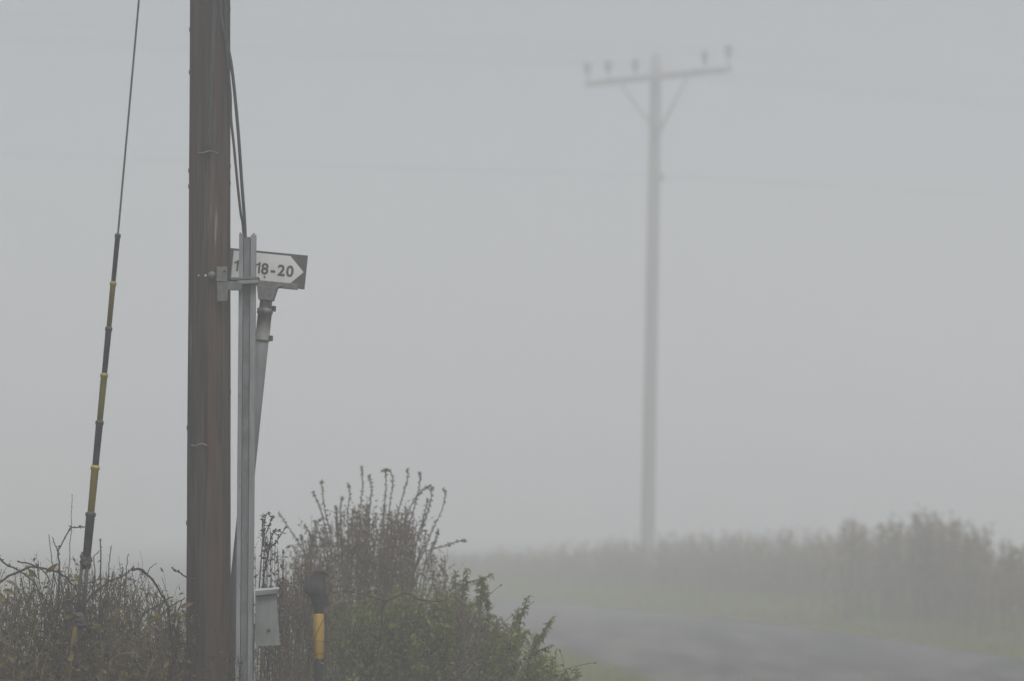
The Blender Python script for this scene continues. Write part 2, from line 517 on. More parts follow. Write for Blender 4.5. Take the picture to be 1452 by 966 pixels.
gbox('channel_face', -h + 0.0245, h - 0.028, -0.014, -0.008, -0.1, gtop - 0.016, M_galv_dark)
gbox('top_tab', -h + 0.002, -h + 0.010, -0.022, -0.012, gtop + 0.0045, gtop + 0.011)
gbox('top_tab', h - 0.016, h - 0.006, -0.022, -0.012, gtop - 0.0015, gtop + 0.007)
# small bolt heads on the left flange
for py in (560, 690, 830, 944):
    m = MB()
    q = P(340, py, GY - 0.029)
    m.lathe(q + Vector((0, 0.002, 0)), q - Vector((0, 0.01, 0)), [(0, 0.004), (0.004, 0.004), (0.006, 0.0025)], 8)
    m.build('bolt', M_galv_dark, guard)
# clamp that carries the guard on the pole
clamp = MB()
def pbox(mb, x0, x1, y0, y1, Y0, Y1, rot=0.0, bev=0.002):
    a, b = P(x0, y1, Y0), P(x1, y0, Y0)
    c = Vector(((a.x + b.x) / 2, (Y0 + Y1) / 2, (a.z + b.z) / 2))
    mb.box(c, (b.x - a.x, Y1 - Y0, b.z - a.z), Matrix.Rotation(rot, 3, 'Y').to_quaternion(), bev)
pbox(clamp, 307, 322, 378, 399, 15.868, 15.886, 0.02)
pbox(clamp, 308, 322.5, 400, 427, 15.872, 15.892, -0.02)
bracket = clamp.build('bracket', M_cast, guard)
m = MB(); pbox(m, 317, 342, 399.5, 411.5, 15.90, 15.93, 0.02); m.build('arm', M_galv_dark, bracket)
m = MB(); pbox(m, 326, 366.5, 392.8, 396.2, 15.925, 16.02, -0.03); m.build('band', M_galv_dark, bracket)
m = MB(); pbox(m, 337, 366, 397.3, 402.3, 15.920, 16.015, -0.06); m.build('band', M_galv, bracket)
m = MB()
q = P(318.3, 384.5, 15.868); m.lathe(q + Vector((0, 0.002, 0)), q - Vector((0, 0.01, 0)), [(0, 0.006), (0.005, 0.006), (0.006, 0.004)], 6)
m.build('bolt', M_rust, bracket)
m = MB()
q = on_pole(300.5, 390.5, 0.0); m.lathe(q + Vector((0, 0.01, 0)), q - Vector((0, 0.03, 0)), [(0, 0.02), (0.012, 0.021), (0.018, 0.018), (0.03, 0.015), (0.034, 0.008)], 14)
m.build('bolt', M_cast, bracket)
for px, py in ((291.5, 391), (281.2, 391)):
    m = MB()
    q = on_pole(px, py, 0.0)
    m.lathe(q + Vector((0, 0.004, 0)), q - Vector((0, 0.01, 0)), [(0, 0.006), (0.004, 0.007), (0.008, 0.006), (0.010, 0.003)], 10)
    m.build('bolt', M_bright if px > 285 else M_galv, bracket)

# ------------------------------------------------------------------ leaning sign post with number sign
SY = 16.26
t0, t1 = P(371.8, 480, SY), P(332.3, 860, SY)
sdirn = (t0 - t1).normalized()
sb = t1 - sdirn * (t1.z / sdirn.z)
sign = thing('sign_post', sb, 'leaning grey sign post with a white arrow plate reading 18-20', 'sign')
def sp_at(py):
    q = P(350, py, SY).z
    return t1 + sdirn * ((q - t1.z) / sdirn.z)
m = MB(); m.tube([sb - sdirn * 0.2, sp_at(800), sp_at(600), sp_at(440)], 0.037, 24); m.build('post', M_post, sign)
tilt = math.atan2(sdirn.x, sdirn.z)
Rt = Matrix.Rotation(tilt, 4, 'Y')
def slathe(name, py0, py1, prof, mat, parent):
    m = MB(); m.lathe(sp_at(py0), sp_at(py1), prof, 20); return m.build(name, mat, parent)
clampo = slathe('clamp', 484, 434, [(0, 0.041), (0.010, 0.043), (0.012, 0.0385), (0.150, 0.0385), (0.152, 0.0435), (0.180, 0.0435), (0.182, 0.036)], M_rusty, sign)
for py in (438, 480):
    m = MB(); q = sp_at(py); m.box(q + Vector((0.047, -0.004, 0)), (0.022, 0.03, 0.03), Rt.to_quaternion(), 0.003); m.build('lug', M_rust, clampo)
br = slathe('stem', 440, 424, [(0, 0.034), (0.06, 0.034)], M_cast, sign)
m = MB()
Mb = Matrix.Translation(sp_at(415)) @ Rt @ Matrix.Translation((0, -0.045, 0))
m.prism([(-0.040, -0.042), (0.040, -0.042), (0.055, 0.028), (0.085, 0.047), (-0.085, 0.047), (-0.055, 0.028)], 0.09, Mb)
m.build('socket', M_cast, br)
m = MB()
rail_c = sp_at(403.5) + Vector((0.004, 0, 0))
m.box(rail_c + Rt.to_3x3() @ Vector((0, -0.013, 0.002)), (0.325, 0.012, 0.032), Rt.to_quaternion(), 0.004)
m.box(rail_c + Rt.to_3x3() @ Vector((0, 0.006, -0.008)), (0.322, 0.026, 0.012), Rt.to_quaternion(), 0.003)
m.build('rail', M_cast, br)
# plate
pc = P(377.5, 381, SY)
Mp = Matrix.Translation(pc) @ Rt
PW, PH = 0.44, 0.187
m = MB()
m.prism([(-PW / 2, -PH / 2), (PW / 2, -PH / 2), (PW / 2, PH / 2), (-PW / 2, PH / 2)], 0.004, Mp)
plate = m.build('sign_plate', M_signdark, sign)
m = MB()
m.prism([(-0.187, -0.0815), (0.125, -0.0815), (0.206, 0.0), (0.125, 0.0815), (-0.187, 0.0815)], 0.0012, Mp @ Matrix.Translation((0, -0.0016, 0)))
m.build('arrow_panel', M_signwhite, plate)
def glyph(ch, px, v0, hgt):
    cu = bpy.data.curves.new('glyph', 'FONT')
    cu.body = ch
    cu.size = hgt / 0.72
    cu.offset = 0.0023
    cu.extrude = 0.0006
    cu.resolution_u = 4
    ob = bpy.data.objects.new('glyph', cu)
    sc.collection.objects.link(ob)
    bpy.context.view_layer.update()
    me = bpy.data.meshes.new_from_object(ob.evaluated_get(bpy.context.evaluated_depsgraph_get()))
    bpy.data.objects.remove(ob)
    xs = [v.co.x for v in me.vertices]; ys = [v.co.y for v in me.vertices]
    cx = (min(xs) + max(xs)) / 2
    # centre the glyph on the photographed column, at baseline height v0 of the plate
    u = (px - 377.5) / (F_PX / SY)
    T = Mp @ Matrix.Translation((u, -0.0024, v0)) @ Matrix.Rotation(R(90), 4, 'X') @ Matrix.Translation((-cx, 0, 0))
    o0 = Vector(parent_origin(plate))
    for v in me.vertices:
        v.co = (T @ v.co) - o0
    me.materials.clear(); me.materials.append(M_signdark)
    o = bpy.data.objects.new('hyphen' if ch == '-' else 'digit', me)
    sc.collection.objects.link(o); o.parent = plate
def one(px, v0, hgt):
    u = (px - 377.5) / (F_PX / SY)
    wd = hgt * 0.17
    T = Mp @ Matrix.Translation((u, -0.0031, v0))
    m = MB()
    m.prism([(wd * .1, 0), (wd * 1.1, 0), (wd * 1.1, hgt), (wd * .35, hgt), (-wd * .2, hgt * .86), (-wd * 1.25, hgt * .80), (-wd * 1.25, hgt * .66), (wd * .1, hgt * .72)], 0.0012, T)
    m.build('digit', M_signdark, plate)
one(335.0, -0.030, 0.062)
one(366.0, -0.030, 0.062)
for ch, px in (('8', 375.6), ('-', 387.4), ('2', 399.2), ('0', 411.5)):
    glyph(ch, px, -0.030, 0.060)
m = MB()
q = Mp @ Vector(((376.5 - 377.5) / 260, -0.002, -0.045))
m.lathe(q, q + Vector((0, -0.004, 0)), [(0, 0.006), (0.002, 0.006), (0.0035, 0.003)], 8)
m.build('screw', M_galv_dark, plate)

# ------------------------------------------------------------------ grey box with sloping lid on the guard
BY = 15.93
bx = P(379, 916, BY)
boxo = thing('junction_box', (bx.x, BY, bx.z), 'small grey metal box with a pale sloping lid beside the steel guard', 'box')
m = MB()
def q4(x, y, Y): return P(x, y, Y)
f = [q4(362.2, 916.5, BY - 0.01), q4(397.0, 915.0, BY - 0.01), q4(392.2, 843, BY), q4(362.2, 846, BY)]
bk = [q4(362.2, 913, BY + 0.13), q4(396, 912, BY + 0.13), q4(391.5, 839, BY + 0.13), q4(362.2, 841.5, BY + 0.13)]
m.add(f + bk, [(0, 1, 2, 3), (7, 6, 5, 4), (0, 4, 5, 1), (1, 5, 6, 2), (2, 6, 7, 3), (3, 7, 4, 0)])
m.build('body', M_boxgrey, boxo)
m = MB()
f = [q4(362.0, 845, BY - 0.02), q4(392.6, 841.3, BY - 0.02), q4(395.6, 835.3, BY - 0.026), q4(361.8, 838.3, BY - 0.026)]
bk = [q4(362.0, 840, BY + 0.14), q4(393.0, 836.5, BY + 0.14), q4(396.0, 832.6, BY + 0.14), q4(361.8, 835.2, BY + 0.14)]
m.add(f + bk, [(0, 1, 2, 3), (7, 6, 5, 4), (0, 4, 5, 1), (1, 5, 6, 2), (2, 6, 7, 3), (3, 7, 4, 0)])
m.build('lid', M_lid, boxo)
m = MB()
q = P(381, 893.5, BY - 0.012); m.lathe(q + Vector((0, 0.006, 0)), q - Vector((0, 0.006, 0)), [(0, 0.009), (0.006, 0.009), (0.009, 0.006)], 10)
m.build('lock', M_rust, boxo)

# ------------------------------------------------------------------ striped marker post with black hood
MY = 16.35
mb0 = P(451.5, 966, MY)
mk = thing('marker_post', (mb0.x, MY, 0), 'black and amber marker post under a ragged black hood', 'marker post')
zt = P(451.5, 815, MY).z
z1, z2 = P(451.5, 870.5, MY).z, P(451.5, 934.5, MY).z
m = MB(); m.lathe((mb0.x, MY, -0.2), (mb0.x + 0.001, MY, zt), [(0, 0.0265), (zt + 0.15, 0.0265), (zt + 0.19, 0.02)], 20); m.build('post', M_blackpl, mk)
m = MB(); m.lathe((mb0.x, MY, z2), (mb0.x, MY, z1), [(0, 0.0285), (0.004, 0.0302), (z1 - z2 - 0.004, 0.0302), (z1 - z2, 0.0285)], 24); m.build('reflective_band', M_band, mk)
m = MB()
prof = [(859, 442.5, 464.5), (853, 441.5, 466), (848, 441, 465), (843.5, 437.5, 464), (839.5, 431.5, 463.3), (832, 432, 462.3), (826, 434, 461), (820.5, 439.5, 460.2), (814, 443.5, 459.5), (810.8, 445, 458.5), (809.6, 447, 456)]
vs, fs = [], []
K = 32
for i, (py, xl, xr) in enumerate(prof):
    a, b = P(xl, py, MY), P(xr, py, MY)
    for k in range(K):
        an = 2 * math.pi * k / K
        wob = 1 + 0.16 * noise.noise(Vector((math.cos(an) * 2.4, math.sin(an) * 2.4, py * 0.13)))
        c = (a + b) / 2
        r = (b.x - a.x) / 2
        dz = 0.05 * noise.noise(Vector((math.cos(an) * 3, math.sin(an) * 3, 7))) if i == 0 else 0
        ca, sa = math.cos(an), math.sin(an)
        ca = math.copysign(abs(ca) ** 0.6, ca); sa = math.copysign(abs(sa) ** 0.6, sa)      # boxy section
        vs.append(Vector((c.x + ca * r * (0.5 + 0.5 * wob), MY + sa * max(0.034, r * 0.8) * wob, a.z + dz)))
for i in range(len(prof) - 1):
    for k in range(K):
        fs.append((i * K + k, i * K + (k + 1) % K, (i + 1) * K + (k + 1) % K, (i + 1) * K + k))
fs.append(tuple((len(prof) - 1) * K + k for k in range(K)))
m.add(vs, fs, True)
hood = m.build('hood', M_hood, mk)
m = MB()
m.tube([P(455, 812.5, MY - .02), P(460, 812, MY - .03), P(464.5, 815, MY - .035), P(466, 818, MY - .035)], [0.012, 0.011, 0.008, 0.003], 8)
m.build('flap', M_hood, hood)

# ------------------------------------------------------------------ guy wire with striped guard
def guyY(py): return 16.0 - 1.4 * (py + 940) / 2102.0
def guy(px, py): return P(px, py, guyY(py))
ga = guy(92, 985)
gdir = (guy(98, 950) - guy(107, 893)).normalized()
gb = guy(98, 950) + gdir * (guy(98, 950).z / -gdir.z)
guyo = thing('guy_wire', gb, 'guy wire in a long black and yellow banded guard at the far left', 'guy wire')
gt = pole_c(8.0)
m = MB(); m.tube([guy(123.5, 785), guy(167.3, 332), guy(197, 0), Vector((gt.x, gt.y - 0.1, 8.0))], 0.0052, 8); m.build('wire', M_wire, guyo)
ys = [332, 400, 464, 530, 597, 661, 727, 788]
xs = [167.2, 160.6, 154.4, 148.0, 141.4, 135.2, 128.8, 123.0]
for i in range(7):
    a, b = guy(xs[i + 1], ys[i + 1] + 1), guy(xs[i], ys[i])
    L = (b - a).length
    r0 = 0.0125 + 0.0012 * i
    if i == 6: r0 = 0.0215
    m = MB()
    m.lathe(a, b, [(0, r0 * 0.93), (L - 0.02, r0 * 1.05), (L - 0.018, r0 * 1.24), (L - 0.004, r0 * 1.25), (L, r0 * 1.1)], 16)
    tag(m.build('guard_section', M_blackpl if i % 2 == 0 else M_yellow, guyo), 'black guard section' if i % 2 == 0 else 'faded yellow guard section')
# adjusting bow: upper clamp, two rods, lower clamp, anchor rod
m = MB()
rj = random.Random(3)
def lump(mb, px, py, r, n):
    for k in range(n):
        c = guy(px + rj.uniform(-3.5, 3.5), py + rj.uniform(-6, 6)) + Vector((0, rj.uniform(-0.012, 0.012), 0))
        mb.box(c, (r * rj.uniform(.8, 1.3), r * rj.uniform(.8, 1.3), r * rj.uniform(.7, 1.2)), Vector((rj.uniform(-1, 1), rj.uniform(-1, 1), 1)).to_track_quat('Z', 'Y'), r * 0.22)
lump(m, 121.5, 795, 0.034, 7)
m.lathe(guy(118, 785), guy(116.5, 800), [(0, 0.011), (0.05, 0.011)], 8)
m.build('clamp', M_rust, guyo)
m = MB(); m.tube([guy(117.5, 783), guy(113.5, 830), guy(109.5, 876)], 0.0085, 8); m.build('rod', M_rust, guyo)
m = MB(); m.tube([guy(124.5, 790), guy(121.5, 830), guy(117, 880)], 0.0095, 8); m.build('rod', M_rust, guyo)
m = MB(); lump(m, 112.5, 880, 0.036, 9); m.build('clamp', M_rust, guyo)
m = MB(); m.tube([guy(108.5, 889), guy(106, 900), guy(98, 950), gb - Vector((0.02, 0, 0.2))], [0.0135, 0.0145, 0.0135, 0.0135], 12); tag(m.build('anchor_rod', M_anchor, guyo), 'dull yellow anchor rod')

# ------------------------------------------------------------------ far utility pole
FD = 100.0
f0, f1 = P(919, 740, FD), P(930.5, 77, FD)
fax = (f1 - f0) / (f1.z - f0.z)
fb = f0 - fax * (f0.z + DIP)
fpole = thing('utility_pole', fb, 'distant pole with crossarm and insulators fading into the fog', 'utility pole')
m = MB(); n = 14
m.tube([fb + fax * ((f1.z + DIP) * i / n) - Vector((0, 0, 0.3 if i == 0 else 0)) for i in range(n + 1)], [0.236 - 0.044 * i / n for i in range(n + 1)], 20)
m.build('shaft', M_farpole, fpole)
LY, RY = 101.2, 98.8
al, ar = P(831, 121.5, LY), P(1035.5, 100.5, RY)
al.y -= 0.31; ar.y -= 0.31
ad = (ar - al).normalized()
m = MB()
m.box((al + ar) / 2, ((ar - al).length, 0.16, 0.21), ad.to_track_quat('X', 'Z'), 0.01)
arm = m.build('crossarm', M_farpole, fpole)
def arm_at(px):
    t = (px - 831) / (1035.5 - 831)
    return al.lerp(ar, t)
def far_at(py):
    z = P(920, py, FD).z
    return fb + fax * (z + DIP)
for px, py in ((878, 186), (977, 200)):
    m = MB(); a = arm_at(px) - Vector((0, 0.1, 0.04)); b = far_at(py) - Vector((0, 0.22, 0))
    m.tube([a, b], 0.048, 8); m.build('brace', M_farpole, fpole)
ins_tops = []
insm = None
for px, hgt in ((833, 0.56), (863.5, 0.56), (902, 0.51), (1000, 0.54), (1032.5, 0.64)):
    b = arm_at(px) + Vector((0, 0, 0.095))
    m = MB(); m.lathe(b - Vector((0, 0, 0.02)), b + Vector((0, 0, 1)), [(0, 0.03), (hgt - 0.26, 0.03)], 8)
    pin = m.build('pin', M_farpole, fpole)
    if insm is None:
        m = MB(); m.lathe((0, 0, 0), (0, 0, 1), [(0, 0.06), (0.08, 0.10), (0.15, 0.115), (0.20, 0.15), (0.27, 0.16), (0.29, 0.115), (0.31, 0.11), (0.335, 0.15), (0.40, 0.145), (0.44, 0.08)], 16)
        o = m.build('insulator', M_ceramic); insm = o.data
    else:
        o = bpy.data.objects.new('insulator', insm); sc.collection.objects.link(o)
    o.parent = fpole
    q = b + Vector((0, 0, hgt - 0.33))
    o.location = q - Vector(fb)
    ins_tops.append(q + Vector((0, 0, 0.31)))
m = MB(); q = far_at(252); m.box(q + Vector((0.25, -0.07, 0)), (0.16, 0.16, 0.27), None, 0.02); m.build('wire_hook', M_farpole, fpole)
# line wires, one thing each
def span(p, d, L, sag, n=30):
    return [p + d * (L * i / n) - Vector((0, 0, sag * 4 * (i / n) * (1 - i / n))) for i in range(n + 1)]
wl = Vector((-7.7, -3.0, 0.05)).normalized()
wr = Vector((7.7, 3.6, 0.0)).normalized()
ordn = ['first', 'second', 'third', 'fourth', 'fifth']
for i, p in enumerate(ins_tops):
    a = span(p, wl, 55, 0.5); b = span(p, wr, 55, 0.5)
    m = MB(); m.tube(list(reversed(a)) + b[1:], 0.006, 5)
    tag(m.build('line_wire', M_wire, None, p), 'faint wire on the %s insulator from the left of the distant crossarm' % ordn[i], 'wire', 'wires of the distant pole')
q = far_at(250) + Vector((0.12, -0.26, 0))
a = span(q, Vector((-1, -0.13, 0.03)).normalized(), 60, 0.3); b = span(q, Vector((1, 0.35, 0)).normalized(), 60, 0.3)
m = MB(); m.tube(list(reversed(a)) + b[1:], 0.0065, 6)
tag(m.build('line_wire', M_cable, None, q), 'lowest faint wire crossing the distant pole below its braces', 'wire', 'wires of the distant pole')

# ------------------------------------------------------------------ plants
rnd = random.Random(5)
U = rnd.uniform
def interp(tab, x):
    if x <= tab[0][0]: return tab[0][1]
    for (a, ya), (b, yb) in zip(tab, tab[1:]):
        if x <= b: return ya + (yb - ya) * (x - a) / (b - a)
    return tab[-1][1]
def path(b, t, bow=None, n=8, wob=0.01):
    bow = bow if bow is not None else Vector((0, 0, 0))
    c = (b + t) / 2 + bow
    out = []
    for i in range(n + 1):
        s = i / n
        p = b * (1 - s) ** 2 + c * 2 * s * (1 - s) + t * s * s
        if 0 < i:
            p = p + Vector((U(-wob, wob), U(-wob, wob), U(-wob, wob) * .6))
        out.append(p)
    return out
def taper(n, r0, r1): return [r0 + (r1 - r0) * i / (n - 1) for i in range(n)]
def at_path(pts, s):
    x = s * (len(pts) - 1); i = min(int(x), len(pts) - 2)
    return pts[i].lerp(pts[i + 1], x - i), (pts[i + 1] - pts[i]).normalized()
def rdir(): return Vector((rnd.gauss(0, 1), rnd.gauss(0, 1), rnd.gauss(0, 1))).normalized()
def leaves_on(mb, pts, s0, s1, n, L, W, out=0.8, hang=-0.3, droop=0.25):
    for k in range(n):
        s = s0 + (s1 - s0) * (k + U(0, .9)) / n
        p, t = at_path(pts, min(s, .999))
        d = (rdir() * out + t * 0.45 + Vector((0, 0, hang)))
        l = L * U(.6, 1.25)
        mb.leaf(p, d, rdir() + Vector((0, 0, .6)), l, W * U(.7, 1.2) * l / L, U(.1, .4), U(0, droop * 2))
def seeds_on(mb, pts, s0, s1, n, L, W):
    """small curled leaves and seed husks close to a stalk"""
    for k in range(n):
        s = s0 + (s1 - s0) * (k + U(0, .8)) / n
        p, t = at_path(pts, min(s, .999))
        d = rdir() * .9 + t * 0.35
        mb.leaf(p - d * 0.002, d, rdir(), L * U(.6, 1.3), W * U(.7, 1.3), U(.2, .6), U(.1, .6))
def branchlets(mbs, mbl, pts, s0, n, L, r, leafL=0, leafn=0):
    for k in range(n):
        s = U(s0, .96)
        p, t = at_path(pts, s)
        d = (t + rdir() * .75 + Vector((0, 0, .25))).normalized()
        q = path(p, p + d * L * U(.5, 1.2), Vector((U(-.02, .02), U(-.02, .02), U(-.02, .03))), 4, .006)
        mbs.tube(q, taper(5, r, r * .5), 3, False)
        if leafn: leaves_on(mbl, q, .2, 1, leafn, leafL, leafL * .45)

def ground_of(px, Y, z=0.0):
    p = P(px, 900, Y); p.z = z + gz(Y); return p

# --- left thicket: five bramble bushes
TH_TOP = [(-60, 835), (0, 826), (30, 822), (60, 815), (90, 806), (120, 812), (150, 802), (180, 812), (210, 822), (235, 850), (262, 852), (300, 855)]
bram = [
    (-45, 38, 15.6, 'bramble bush at the left edge of the picture under a long arching cane', 'stem'),
    (38, 98, 15.9, 'leafy bramble left of the guy anchor with a crooked dead stem above it', 'stem'),
    (92, 168, 16.3, 'twiggy dark bramble just right of the guy anchor with upright thin shoots', 'stem'),
    (160, 222, 15.7, 'tangled bramble midway between guy anchor and pole with a high arching cane', 'stem'),
    (215, 300, 16.2, 'low yellowish bramble at the left foot of the brown pole', 'stem')]
canes = {
    0: [([(-30, 860), (0, 826), (25, 811), (45, 804), (70, 808), (92, 817), (108, 838), (118, 872)], .0055),
        ([(-10, 778), (4, 797), (24, 808), (45, 822), (62, 850)], .0045),
        ([(25, 796), (52, 803), (66, 815), (72, 830)], .0035)],
    1: [([(78, 905), (83, 850), (84, 806), (82, 782), (86, 775), (98, 752), (106, 748), (121, 748)], .0042),
        ([(82, 782), (77, 770), (74, 762)], .0028),
        ([(98, 860), (98, 800), (101, 745), (102.5, 700)], .0020),
        ([(78, 830), (74, 795), (70, 768), (69, 758)], .0022)],
    2: [([(141, 966), (142, 880), (143, 820), (142.5, 780), (143, 764)], .0042),
        ([(118, 858), (135, 840), (160, 822), (178, 815), (190, 803)], .0042),
        ([(150, 880), (153, 820), (155, 795), (158, 774)], .0028),
        ([(130, 850), (134, 812), (133, 790), (141, 782)], .003)],
    3: [([(187, 808), (199, 808), (212, 818), (222, 832), (232, 848), (238, 862), (242, 890), (246, 940)], .0055),
        ([(176, 870), (179, 820), (180, 800), (182, 785)], .0025),
        ([(190, 900), (205, 870), (225, 858), (244, 846)], .0042),
        ([(205, 820), (213, 806), (222, 799)], .0022)],
    4: [([(280, 822), (265, 819), (254, 812), (243, 804)], .0042),
        ([(214, 940), (212, 890), (222, 878), (240, 862), (262, 848)], .004),
        ([(244, 966), (243, 910), (248, 880), (258, 853)], .004)]}
for bi, (xa, xb, Yc, lab, _) in enumerate(bram):
    e = thing('bramble_bush', ground_of((xa + xb) / 2, Yc), lab, 'bramble', 'brambles of the left thicket')
    for pts, r in canes[bi]:
        pp = smooth_path([P(x, y, Yc - .35 + .02 * j) for j, (x, y) in enumerate(pts)], 4)
        pp = [p + Vector((U(-.003, .003), U(-.003, .003), U(-.003, .003))) for p in pp]
        m = MB(); m.tube(pp, taper(len(pp), r * 1.15, r * .75), 6)
        for k in range(int(len(pp) * .9)):                       # thorns and dead petioles
            p, t = at_path(pp, U(0, .98)); d = rdir()
            m.tube([p, p + d * U(.006, .016)], [r * .5, .0006], 3, False)
        c = m.build('cane', M_bramble, e)
        if r > .0035:
            m = MB(); seeds_on(m, pp, .1, 1, int(len(pp) * .5), .022, .012); m.build('dead_leaves', M_darkleaf, c)['kind'] = 'stuff'
    ms, ml, md = MB(), MB(), MB()
    wide = xb - xa
    for k in range(int(wide * 0.95)):
        px = U(xa, xb); Y = Yc + U(-.55, .9)
        top = interp(TH_TOP, px) + abs(rnd.gauss(0, 30)) - (U(0, 28) if rnd.random() < .22 else 0)
        t = P(px + U(-20, 20), top, Y)
        b = ground_of(px + U(-25, 25), Y + U(-.2, .2))
        pp = path(b, t, Vector((U(-.22, .22), U(-.1, .1), U(0, .25))), 9, .018)
        r = U(.0018, .0038)
        ms.tube(pp, taper(10, r, r * .5), 4, False)
        branchlets(ms, ml, pp, .4, rnd.randint(4, 8), .17, r * .55, .03, 1)
        seeds_on(md, pp, .5, 1, 7, .018, .010)
        leaves_on(ml, pp, .2, .64, 20, .058, .034)
        if rnd.random() < .5: leaves_on(ml, pp, .55, .86, 7, .052, .03)
    # arching side canes
    for k in range(int(wide * .42)):
        px = U(xa, xb); Y = Yc + U(-.5, .7); py = interp(TH_TOP, px) + U(15, 130)
        hw = U(12, 55)
        pp = path(P(px - hw, py + U(30, 90), Y), P(px + hw, py + U(10, 90), Y + U(-.2, .2)), Vector((0, 0, U(.15, .4))), 10, .008)
        if rnd.random() < .5: pp.reverse()
        cr_ = U(.0016, .0042); ms.tube(pp, taper(11, cr_, cr_ * .6), 5, False)
        seeds_on(md, pp, .1, 1, 8, .02, .012)
    ms.build('twigs', M_twig if bi in (0, 3) else M_bramble, e)['kind'] = 'stuff'
    ml.build('leaves', M_brleaf, e)['kind'] = 'stuff'
    md.build('dead_leaves', M_darkleaf, e)['kind'] = 'stuff'
    big = {0: [(8, 824, 1, -.25), (4, 838, 1, -.1), (22, 850, .6, -.5), (-6, 850, .8, .2), (30, 872, .7, -.6)], 1: [(52, 818, -.4, .3), (64, 812, .5, .3), (74, 846, -.3, -.9), (60, 858, .3, -.8), (90, 830, .4, .5), (70, 880, -.5, -.6)],
           2: [(104, 838, .4, .6), (112, 826, -.3, .7), (128, 880, .6, -.3)], 3: [(172, 872, .5, -.5), (196, 892, -.6, -.2), (208, 880, .6, .2)], 4: [(250, 880, .5, .4), (240, 905, -.5, .3), (256, 862, .6, .3), (232, 925, .7, .1), (222, 900, -.4, .5)]}[bi]
    for (lx, ly, dx, dz) in big:
        m = MB(); q = P(lx, ly, Yc - .4 + U(-.1, .1))
        m.broad_leaf(q, Vector((dx, U(-.3, .3), dz)), Vector((U(-.6, .6), -1, U(-.4, .8))), U(.05, .085), U(.022, .034))
        m.build('leaf', M_brleaf if rnd.random() < .6 else M_deadleaf, e)
e = thing('dead_bramble', ground_of(110, 14.5), 'thin dead bramble shoots crossing in front of the yellow anchor rod', 'bramble')
for pts in ([(70, 985), (95, 930), (118, 905), (140, 900)], [(125, 985), (112, 940), (100, 915), (92, 900)], [(60, 940), (90, 935), (120, 950)], [(140, 960), (120, 925), (108, 912)], [(88, 985), (96, 955), (110, 925), (128, 880)], [(150, 985), (152, 920), (146, 880), (150, 850)]):
    pp = smooth_path([P(x + U(-3, 3), y, 14.5) for x, y in pts], 4)
    m = MB(); m.tube(pp, taper(len(pp), .003, .0014), 5); c = m.build('cane', M_bramble, e)
    m = MB(); seeds_on(m, pp, .1, 1, 12, .024, .013); leaves_on(m, pp, .2, 1, 5, .035, .02); m.build('dead_leaves', M_darkleaf, c)['kind'] = 'stuff'
# pale straw stems lying through the thicket
e = thing('dry_grass_tuft', ground_of(50, 15.2), 'pale dry grass stems lying through the bottom of the left thicket', 'grass tuft')
for (pts) in ([(42, 966), (52, 935), (64, 915), (72, 900)], [(30, 950), (42, 915), (55, 880)], [(58, 966), (62, 945), (66, 935)], [(92, 966), (100, 950), (118, 945)], [(205, 966), (213, 945), (222, 930)], [(150, 950), (165, 930), (190, 925)]):
    pp = [P(x, y, 15.1) for x, y in pts]
    m = MB(); m.tube(smooth_path(pp, 4), .0018, 4); m.build('stem', M_straw, e)

# --- dark leafless shrub right of the guard, in focus
def twig_shrub(name, label, cat, xr, ytab, Y, n, nb, mat, lmat, r0=.0026, leafn=6, spread=10, lay=.2, leafL=.02, base_px=None):
    e = thing(name, ground_of(sum(xr) / 2, Y), label, cat)
    ms, ml = MB(), MB()
    for k in range(n):
        px = U(*xr)
        t = P(px, interp(ytab, px) + abs(rnd.gauss(0, 22)), Y + U(-lay, lay))
        b = ground_of((base_px if base_px else px) + U(-spread, spread), Y + U(-lay, lay))
        pp = path(b, t, Vector((U(-.05, .05), 0, U(0, .1))), 9, .010)
        ms.tube(pp, taper(10, r0 * U(.8, 1.3), r0 * .5), 4, False)
        branchlets(ms, ml, pp, .45, nb, .12, r0 * .5, .018, 1)
        seeds_on(ml, pp, .45, 1, leafn, leafL, leafL * .55)
    ms.build('twigs', mat, e)['kind'] = 'stuff'
    ml.build('dead_leaves', lmat, e)['kind'] = 'stuff'
    return e
e = twig_shrub('leafless_shrub', 'dark leafless shrub sharp in focus just right of the steel guard', 'shrub', (360, 402), [(355, 770), (372, 752), (378, 730), (386, 748), (392, 770), (404, 760)], 16.75, 16, 5, M_bramble, M_darkleaf, leafn=16, leafL=.026)
for pts in ([(366, 860), (370, 800), (373, 760), (377, 732), (380, 728)], [(370, 850), (380, 785), (392, 768), (400, 756), (405, 748)], [(374, 775), (372, 745), (374, 730)], [(380, 790), (384, 765), (390, 752), (395, 753)], [(378, 755), (383, 742), (387, 732)]):
    pp = smooth_path([P(x, y, 16.7) for x, y in pts], 4)
    m = MB(); m.tube(pp, taper(len(pp), .0045, .002), 5); c = m.build('branch', M_bramble, e)
    m = MB(); seeds_on(m, pp, .2, 1, 16, .024, .013); m.build('dead_leaves', M_darkleaf, c)['kind'] = 'stuff'

twig_shrub('weed_clump', 'brown rusty weed clump behind the grey box and the striped marker', 'weeds', (365, 470), [(360, 850), (395, 820), (415, 795), (432, 782), (450, 800), (475, 790)], 17.3, 95, 6, M_twig, M_deadleaf, leafn=26, spread=20, lay=.35, leafL=.026)

